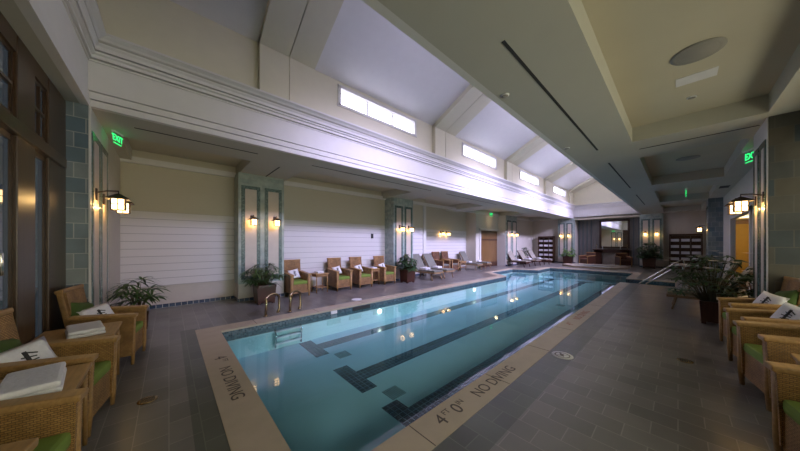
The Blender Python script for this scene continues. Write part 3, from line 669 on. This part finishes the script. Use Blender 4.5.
# ------------------------------------------------------------------ pillows
def pillow_set(ch,loc,rz,pref,gdir=1,white_only=False,sc=1.0,yaw=0,dz=0):
    """loc on the chair in world; rz = chair facing angle; the pillow faces -y before it is turned"""
    x,y=loc; c,s_=math.cos(rz),math.sin(rz)
    def W(a,b): return (x+a*c-b*s_, y+a*s_+b*c)
    if not white_only:
        px_,py_=W(-.46,.03*gdir); t=thing('green_pillow','dark green square pillow '+pref,'pillow',(px_,py_,.0),rz)
        m=MB(); m.pillow(.38*sc,.38*sc,.13,MT(0,0,.625+dz,math.pi/2-yaw*.3)@Matrix.Rotation(R(-22),4,'X')@Matrix.Rotation(R(14*gdir),4,'Y')); m.build('cover',DGREEN,t)
    px_,py_=W(-.40 if white_only else -.33,-.03*gdir); t=thing('white_pillow','white square pillow with dark crest motif '+pref,'pillow',(px_,py_,0),rz)
    Mx=MT(0,0,.60+dz,math.pi/2-yaw)@Matrix.Rotation(R(-24 if white_only else -27),4,'X')@Matrix.Rotation(R(-10*gdir),4,'Y')
    m=MB(); m.pillow(.32*sc,.30*sc,.09,Mx); m.build('cover',TOWEL,t)
    m=MB()
    m.box(-.010,.010,-.052,-.043,-.08,.08,M=Mx)
    for k in range(-2,3): m.box(-.045+.008*abs(k),.045-.008*abs(k),-.051,-.043,k*.032-.004,k*.032+.004,M=Mx@Matrix.Rotation(R(14*k),4,'Y'))
    m.build('embroidery',EMB,t)
pillow_set(None,(-.30,4.78),0,'on the farthest near left armchair',1,yaw=R(50))
pillow_set(None,(-.46,3.31),0,'on the second near left armchair',1,yaw=R(50))
pillow_set(None,(-.48,2.14),0,'on the lower left corner armchair',1,yaw=R(50))
pillow_set(None,(6.03,-.49),A/2,'on the far end armchair of the right row',-1,yaw=R(-35),dz=.08)
pillow_set(None,(5.05,-.50),A/2,'on the second armchair of the right row',-1,yaw=R(-35),dz=.08)
for x,lb in ((2.72,'leftmost'),(4.10,'second'),(4.93,'third'),(5.98,'rightmost')): pillow_set(None,(x,7.12),-A/2,'on the %s armchair of the left wall'%lb,1,True,.95)
# ------------------------------------------------------------------ loungers
def make_lounger(cl=LFAB,fr=TEAK):
    """local: foot end +x at 0, head end at -1.9"""
    t=thing('pool_lounger','x','lounger'); w=.31
    m=MB()
    for s_ in (-1,1): m.box(-1.9,0,s_*w-.02,s_*w+.02,.27,.33,ch=.006)
    for k in range(9): m.box(-.06-.13*k,-.02-.13*k,-w,w,.30,.325)
    m.box(-.03,.0,-w,w,.27,.33); m.box(-1.9,-1.86,-w,w,.27,.33); m.build('frame',fr,t)
    for x in (-.12,-1.55):
        for s_ in (-1,1):
            m=MB(); m.tube([(x-.09 if x>-1 else x+.1,s_*w,.28),(x,s_*w,0)],.026,6); m.build('leg',fr,t)
    M=MT(-1.15,0,.33,0,0,R(52)); 
    m=MB(); m.box(-.80,0,-w,-w+.04,-.02,.02,M=M); m.box(-.80,0,w-.04,w,-.02,.02,M=M)
    for k in range(6): m.box(-.76+.13*k,-.70+.13*k,-w,w,-.01,.012,M=M)
    m.build('back_frame',fr,t)
    m=MB(); m.box(-.82,0,-w+.02,w-.02,.02,.075,M=M,ch=.02); m.build('back_cushion',cl,t)
    m=MB(); m.box(-1.15,-.02,-w+.02,w-.02,.335,.39,ch=.02); m.build('seat_cushion',cl,t)
    m=MB(); m.tube([(-1.62,-w,.30),(-1.52,-w,.72)],.014); m.tube([(-1.62,w,.30),(-1.52,w,.72)],.014); m.build('prop',fr,t)
    return t
l0=make_lounger(); lw=make_lounger(plain('cream_lounge_cloth',(.27,.25,.20),.9,noise=.08,scale=14),MWOOD)
LG=[(8.0,6.45,-A/2+.0,'grey cushioned lounger nearest the second pilaster planter, by the left pool edge'),(8.85,6.5,-A/2,'grey cushioned lounger second from the planter on the left deck'),
 (12.6,7.3,-A/2,'grey cushioned lounger in the left recess, left of the pair near the doorway'),(13.7,7.35,-A/2,'grey cushioned lounger in the left recess, right of the pair near the doorway'),
 (16.4,6.2,-A/2-.15,'cream lounger with white towel on the far left deck, leftmost of three'),(17.9,6.1,-A/2-.15,'cream lounger with white towel on the far left deck, middle of three'),(19.3,6.0,-A/2-.15,'cream lounger with white towel on the far left deck, rightmost of three')]
for i,(x,y,rz,lb) in enumerate(LG):
    o=l0 if i==0 else (lw if i==4 else dup(lw if i>4 else l0)); o.location=(x,y,0); o.rotation_euler=(0,0,rz); o['label']=lb; o['category']='lounger'; o['group']='deck loungers'
    if i<2: o.scale=(.85,.95,1)
    if i in (2,3): o.scale=(.72,.9,1)
    if i>3: o.scale=(.85,1,1)
    c,s_=math.cos(rz),math.sin(rz)
    towel(x-.75*c,y-.75*s_,.39,.35,.3,.08,rz,'white towel lying on the '+['first left deck lounger by the planter','second left deck lounger','left recess lounger','right recess lounger','leftmost far lounger','middle far lounger','rightmost far lounger'][i],'towels on loungers')
tkl=plain('striped_tan_cloth',(.30,.27,.17),.9,noise=.15,scale=14)
l1=make_lounger(tkl); l1.location=(8.75,.18,0); l1.rotation_euler=(0,0,A/2); l1.scale=(.74,.95,1); tag(l1,'teak lounger with tan cushion on the right deck behind the flowering planter','lounger','right deck loungers')
dup(l1,(11.6,-.12,0),A/2,'teak lounger further back on the right deck near the handrail').scale=(.62,.9,1)
towel(8.75,-.45,.39,.3,.26,.08,.4,'white towel on the right deck lounger behind the planter')
# ------------------------------------------------------------------ planters
def pot(t,w,h,mt,feet=True):
    f=.04
    m=MB(); m.lathe([(w/2*1.414*.86,f),(w/2*1.414*.97,h-.06)],n=4,sq=True); m.build('pot_body',mt,t)
    m=MB(); m.box(-w/2,w/2,-w/2,-w/2+.04,h-.06,h,ch=.005); m.box(-w/2,w/2,w/2-.04,w/2,h-.06,h,ch=.005); m.box(-w/2,-w/2+.04,-w/2,w/2,h-.06,h,ch=.005); m.box(w/2-.04,w/2,-w/2,w/2,h-.06,h,ch=.005); m.build('pot_rim',mt,t)
    m=MB(); m.box(-w/2+.03,w/2-.03,-w/2+.03,w/2-.03,h-.07,h-.03); m.build('soil',SOIL,t)
    q=w/2*.86
    for sx in (-1,1):
        for sy in (-1,1):
            m=MB(); m.box(sx*(q-.03)-.03,sx*(q-.03)+.03,sy*(q-.03)-.03,sy*(q-.03)+.03,0,f+.01); m.build('foot',mt,t)
def frond(m,base,dir_,ln,w,droop,seg=4):
    """one narrow leaf blade"""
    d=Vector(dir_).normalized(); side=d.cross(Vector((0,0,1)))
    if side.length<.05: side=Vector((1,0,0))
    side.normalize(); p=Vector(base); vs=[];
    for i in range(seg+1):
        u=i/seg; q=p+d*ln*u+Vector((0,0,-droop*ln*u*u)); ww=w*(math.sin(math.pi*min(1,(.12+u*.88)))**.6 if u<1 else 0.02)
        vs+= [q-side*ww/2+Vector((0,0,.0)), q+side*ww/2]
    m.add(vs,[(2*i,2*i+1,2*i+3,2*i+2) for i in range(seg)],True)
def palm(t,h0,rad,n,ln,lw,mt,nlf=9,flowers=0,seed=1,bushy=False,zmin=.1):
    rnd=random.Random(seed); lf=MB(); st=MB(); fw=MB()
    for k in range(n):
        a=rnd.uniform(0,6.283); rr=rad*math.sqrt(rnd.random()); hh=h0*rnd.uniform(zmin,1)*(1-.35*(rr/rad)**2)
        top=Vector((rr*math.cos(a),rr*math.sin(a),hh)); b=Vector((top.x*.25,top.y*.25,0)); mid=(b+top)/2+Vector((top.x*-.1,top.y*-.1,.05))
        st.tube([b,mid,top],[.008,.006,.003],5)
        out=Vector((math.cos(a),math.sin(a),rnd.uniform(.1,.9)))
        for j in range(nlf):
            aa=a+ (j-(nlf-1)/2)*(2.9/nlf)*1.5 + rnd.uniform(-.15,.15)
            el=rnd.uniform(.0,.55) if not bushy else rnd.uniform(-.2,1.0)
            frond(lf,top,(math.cos(aa),math.sin(aa),el),ln*rnd.uniform(.75,1.15),lw,rnd.uniform(.25,.7))
        if flowers and hh>h0*.5 and k%3==0:
            c=top+Vector((math.cos(a)*.1,math.sin(a)*.1,.14))
            for j in range(6):
                aa=j*1.047; frond(fw,c,(math.cos(aa),math.sin(aa),.35),.085,.075,.2,2)
    st.build('stems',STEM,t); lf.build('leaves',mt,t)
    if flowers: fw.build('blossoms',FLOW,t)
def planter(name,x,y,w,h,pm,lb,**k):
    t=thing(name,lb,'potted plant',(x,y,0)); pot(t,w,h,pm)
    e=bpy.data.objects.new('plant',None)
    # plant grows from the soil
    before=set(COL.objects); palm(t,**k)
    for o in set(COL.objects)-before:
        for v in o.data.vertices: v.co.z+=h-.05
    return t
planter('potted_palm',-.40,6.35,.28,.32,MWOOD,'dark leaved lady palm in a low pot in the near left corner beside the pillar',h0=.66,rad=.24,n=20,ln=.28,lw=.04,mt=LEAF,nlf=9,seed=3,zmin=.35)
planter('potted_palm',1.78,7.02,.44,.46,MWOOD,'lady palm in a square dark red wooden planter before the first left pilaster',h0=.58,rad=.38,n=40,ln=.25,lw=.036,mt=LEAF,nlf=9,seed=5,zmin=.2)
planter('potted_plant',6.72,6.95,.44,.50,MWOOD,'bushy green plant in a square brown planter before the second left pilaster',h0=.66,rad=.32,n=80,ln=.17,lw=.055,mt=LEAF2,nlf=7,seed=8,bushy=True)
planter('potted_plant',18.6,7.35,.5,.5,MWOOD,'bushy plant behind the three loungers on the far left deck',h0=.75,rad=.36,n=36,ln=.2,lw=.05,mt=LEAF2,nlf=7,seed=9,bushy=True)
planter('potted_plant',21.3,5.35,.55,.55,MWOOD,'bright green plant in brown planter left of the fireplace recess',h0=.7,rad=.36,n=36,ln=.22,lw=.05,mt=plain('bright_leaf',(.12,.25,.04),.5,noise=.2),nlf=7,seed=10,bushy=True)
planter('potted_plant',21.1,1.15,.6,.6,DWOOD,'dark bushy plant in planter right of the fireplace recess',h0=1.0,rad=.5,n=90,ln=.24,lw=.07,mt=LEAF2,nlf=7,seed=11,bushy=True)
planter('flowering_planter',7.5,-.44,.34,.42,MWOOD,'square planter of dark foliage with white blossoms beside the right armchair row',h0=.95,rad=.55,n=120,ln=.15,lw=.04,mt=LEAF2,nlf=7,seed=12,flowers=18,zmin=.25)
# ------------------------------------------------------------------ rails
def grab(x0,x1,lb):
    t=thing('grab_rail',lb,'grab rail',(0,0,0),0,'pool grab rails')
    y0,y1=5.68,5.88; pts=[(x0,y0,0),(x0+.02,y0+.01,.28)]
    for k in range(1,8):
        u=math.pi*(1-k/8); pts.append(((x0+x1)/2+math.cos(u)*(x1-x0)/2, y0+(y1-y0)*k/8, .30+math.sin(u)*.12))
    pts+= [(x1-.0,y1,.28),(x1,y1-.02,.06),(x1-.05,y1-.06,.015)]
    m=MB(); m.tube(pts,.024,10); m.build('rail',BRASS,t)
    m=MB(); m.lathe([(.04,0),(.04,.01),(.025,.02)],c=(x0,y0,0)); m.lathe([(.04,0),(.04,.01),(.025,.02)],c=(x1-.03,y1-.05,0)); m.build('escutcheon',BRASS,t)
grab(1.46,1.78,'bronze pool ladder rail in front of the potted palm, left one'); grab(1.94,2.24,'bronze pool ladder rail in front of the potted palm, right one')
ld=thing('ladder_treads','pale ladder treads under water below the bronze rails','ladder')
for z in (-.2,-.32,-.44): box1('tread',WPL,1.5,1.98,5.12,5.2,z,z+.02,ld)
m=MB()
for x in (1.5,1.98): m.tube([(x,5.2,-.15),(x,5.12,-.25),(x,5.16,-.5)],.016)
m.build('side_rail',STEEL,ld)
for i,(x,lb) in enumerate(((12.7,'polished steel handrail rising from the right pool steps, upper of the two bars'),(12.74,'polished steel handrail rising from the right pool steps, lower of the two bars'))):
    t=thing('handrail',lb,'handrail',(x,0,0),0,'right step handrails')
    q=.16*i; m=MB(); m.tube([(0,.98-q*1.1,-.12),(0,.95-q*1.1,.03),(0,-.06+q*.1,.92-q),(0,-.11+q*.1,.93-q),(0,-.14+q*.2,.85-q),(0,-.14+q*.2,0)],[.022,.022,.022,.022,.014,.012],10); m.build('rail',STEEL,t)
    m=MB(); m.lathe([(.045,0),(.045,.012)],c=(0,-.14+q*.2,0)); m.build('escutcheon',STEEL,t)
# ------------------------------------------------------------------ towel shelves
def shelf(y0,y1,lb,which):
    x=21.75; d=.33; H=2.02
    t=thing('towel_shelf',lb,'shelf',(x,(y0+y1)/2,0)); w=(y1-y0)/2
    for s_ in (-1,1): box1('side_panel',DWOOD,0,d,*sorted((s_*w,s_*(w-.05))),0,H,t)
    box1('top_panel',DWOOD,0,d,-w,w,H-.1,H,t); box1('back_panel',DWOOD,d-.02,d,-w,w,.1,H,t); box1('plinth',DWOOD,0,d,-w,w,0,.14,t)
    rows=5; zz=[.14+ .36*k for k in range(rows)]
    for k in range(1,rows): box1('shelf_board',DWOOD,0,d,-w+.05,w-.05,zz[k]-.025,zz[k],t)
    for s_ in (-1,1): box1('divider',DWOOD,.03,d,s_*w/3-.012,s_*w/3+.012,.14,H-.1,t)
    pr=None
    for r in range(rows):
        for c in range(3):
            yy=(y0+y1)/2+(c-1)*w*.64; z=zz[r]+.002
            lb2='stack of folded white towels, %s column, %s row of the %s'%(('right','middle','left')[c],('bottom','second lowest','middle','second highest','top')[r],which)
            if pr is None:
                pr=thing('towel_stack',lb2,'towels',(x+.04,yy,z),0,'towels on the far shelves'); m=MB()
                for q in range(2): m.box(0,.22,-w*.26,w*.26,.078*q,.078*q+.076,ch=.02)
                m.build('towels',TOWEL,pr)
            else: dup(pr,(x+.04,yy,z),0,lb2)
shelf(6.42,7.52,'dark wooden towel shelf with white towels on the far wall, left of the fireplace','left far shelf')
shelf(-.92,.35,'dark wooden towel shelf with white towels on the far wall, right of the fireplace','right far shelf')
# ------------------------------------------------------------------ fireplace, mirror
fp=thing('fireplace','dark wood fireplace with pale hearth panel under the large mirror','fireplace',(22.96,3.12,0))
m=MB(); m.box(-.35,0,-.95,-.5,0,1.0); m.box(-.35,0,.5,.95,0,1.0); m.box(-.35,0,-.95,.95,.82,1.0); m.build('surround',MWOOD,fp)
m=MB(); m.box(-.42,0,-1.02,1.02,1.0,1.07,ch=.01); m.build('mantelpiece',MWOOD,fp)
m=MB(); m.box(-.2,-.0,-.5,.5,.0,.82); m.build('hearth_panel',plain('grey_marble',(.30,.27,.22),.3,noise=.1),fp)
mr=thing('wall_mirror','large dark framed mirror above the fireplace','mirror',(22.98,3.0,0))
m=MB()
for a in ((-.82,-.70,1.15,3.1),(.70,.82,1.15,3.1)): m.box(-.06,0,a[0],a[1],a[2],a[3])
m.box(-.06,0,-.82,.82,1.15,1.25); m.box(-.06,0,-.82,.82,3.0,3.12); m.build('frame',DWOOD,mr); box1('glass',MIRR,-.03,-.01,-.7,.7,1.25,3.0,mr)
for i,(y,h,lb) in enumerate(((3.95,.35,'small candlestick at the left end of the mantelpiece'),(3.62,.2,'squat ornament on the left part of the mantelpiece'),(2.65,.2,'squat ornament on the right part of the mantelpiece'),(2.3,.35,'small candlestick at the right end of the mantelpiece'))):
    m=MB(); m.lathe([(.05,0),(.05,.02),(.015,.04),(.015,h*.6),(.04,h*.65),(.02,h*.7),(.02,h)],n=12); o=m.build('candlestick',BRASS if h>.3 else WPL); o.location=(22.8,y,1.07); tag(o,lb,'ornament')
# ------------------------------------------------------------------ doors
d=bpy.data.objects.new('door_1',None); COL.objects.link(d); d['kind']=S
m=MB(); m.box(13.8,13.92,8.0,8.2,0,2.38); m.box(13.8,16.2,8.0,8.2,2.27,2.4); m.build('frame',WHITE,d)
box1('door_leaf',YDOOR,13.92,16.2,8.14,8.2,0,2.27,d); box1('cross_rail',DWOOD,13.92,16.2,8.12,8.15,1.66,1.76,d); box1('lower_panel',DWOOD,13.92,16.2,8.125,8.16,0,.3,d)
o=thing('thermostat','small dark wall box on the left siding near the second pilaster','wall box',(5.85,8.05,0)); box1('body',DARK,-.04,.04,-.05,0,1.68,1.86,o)  # thermostat, a plain dark box on the siding
# ------------------------------------------------------------------ light
w=bpy.data.worlds.new('ambient_fill'); scn.world=w; w.use_nodes=True; bg=w.node_tree.nodes['Background']; bg.inputs[0].default_value=(.84,.80,.62,1); bg.inputs[1].default_value=3.6  # even warm ambient added as fill, enters through the near right openings
def area(name,loc,rot,sx,sy,p,c):
    l=bpy.data.lights.new(name,'AREA'); l.shape='RECTANGLE'; l.size=sx; l.size_y=sy; l.energy=p; l.color=c
    o=bpy.data.objects.new(name,l); COL.objects.link(o); o.location=loc; o.rotation_euler=rot; return o
def point(name,loc,p,c,r=.1):
    l=bpy.data.lights.new(name,'POINT'); l.energy=p; l.color=c; l.shadow_soft_size=r; o=bpy.data.objects.new(name,l); COL.objects.link(o); o.location=loc; return o
area('pool_fill_light',(8.9,PY0+.02,-.2),(R(90),0,R(0)),15.6,.06,38,(.85,.97,1)).data.spread=R(48)  # added unseen strip that brightens the basin, not a pool fitting
for k in range(4):
    l=area('clerestory_daylight',(2.93+5.02*k+1.27,1.62,4.95),(R(50),0,0),2.4,.4,(90,170,190,170)[k],(.63,.57,1.0)); l.data.spread=R(84)
point('alcove_fill',(18.3,-2.0,2.3),34,(1,.75,.4))  # added warm light to brighten the yellow wall, no lamp seen there
point('recess_light',(15.0,7.6,2.9),3,(1,.75,.4))  # bare warm point light by the recess door, no fixture
# ------------------------------------------------------------------ camera
cam=bpy.data.cameras.new('camera'); co=bpy.data.objects.new('camera',cam); COL.objects.link(co); scn.camera=co
F=253.4; al=math.atan2(278,F)
cam.sensor_width=36; cam.lens=36*F/800; cam.shift_y=17.5/800; cam.clip_start=.05; cam.clip_end=200
co.location=(0,0,1.5); co.rotation_euler=(math.pi/2,0,-(math.pi/2-al))
scn.view_settings.view_transform='Standard'; scn.view_settings.look='None'; scn.view_settings.exposure=0.2; scn.view_settings.gamma=1.0
cy=scn.cycles; cy.max_bounces=10; cy.diffuse_bounces=6; cy.glossy_bounces=4; cy.transparent_max_bounces=8; cy.caustics_reflective=False; cy.caustics_refractive=False; cy.sample_clamp_indirect=6
try: cy.use_denoising=True
except Exception: pass
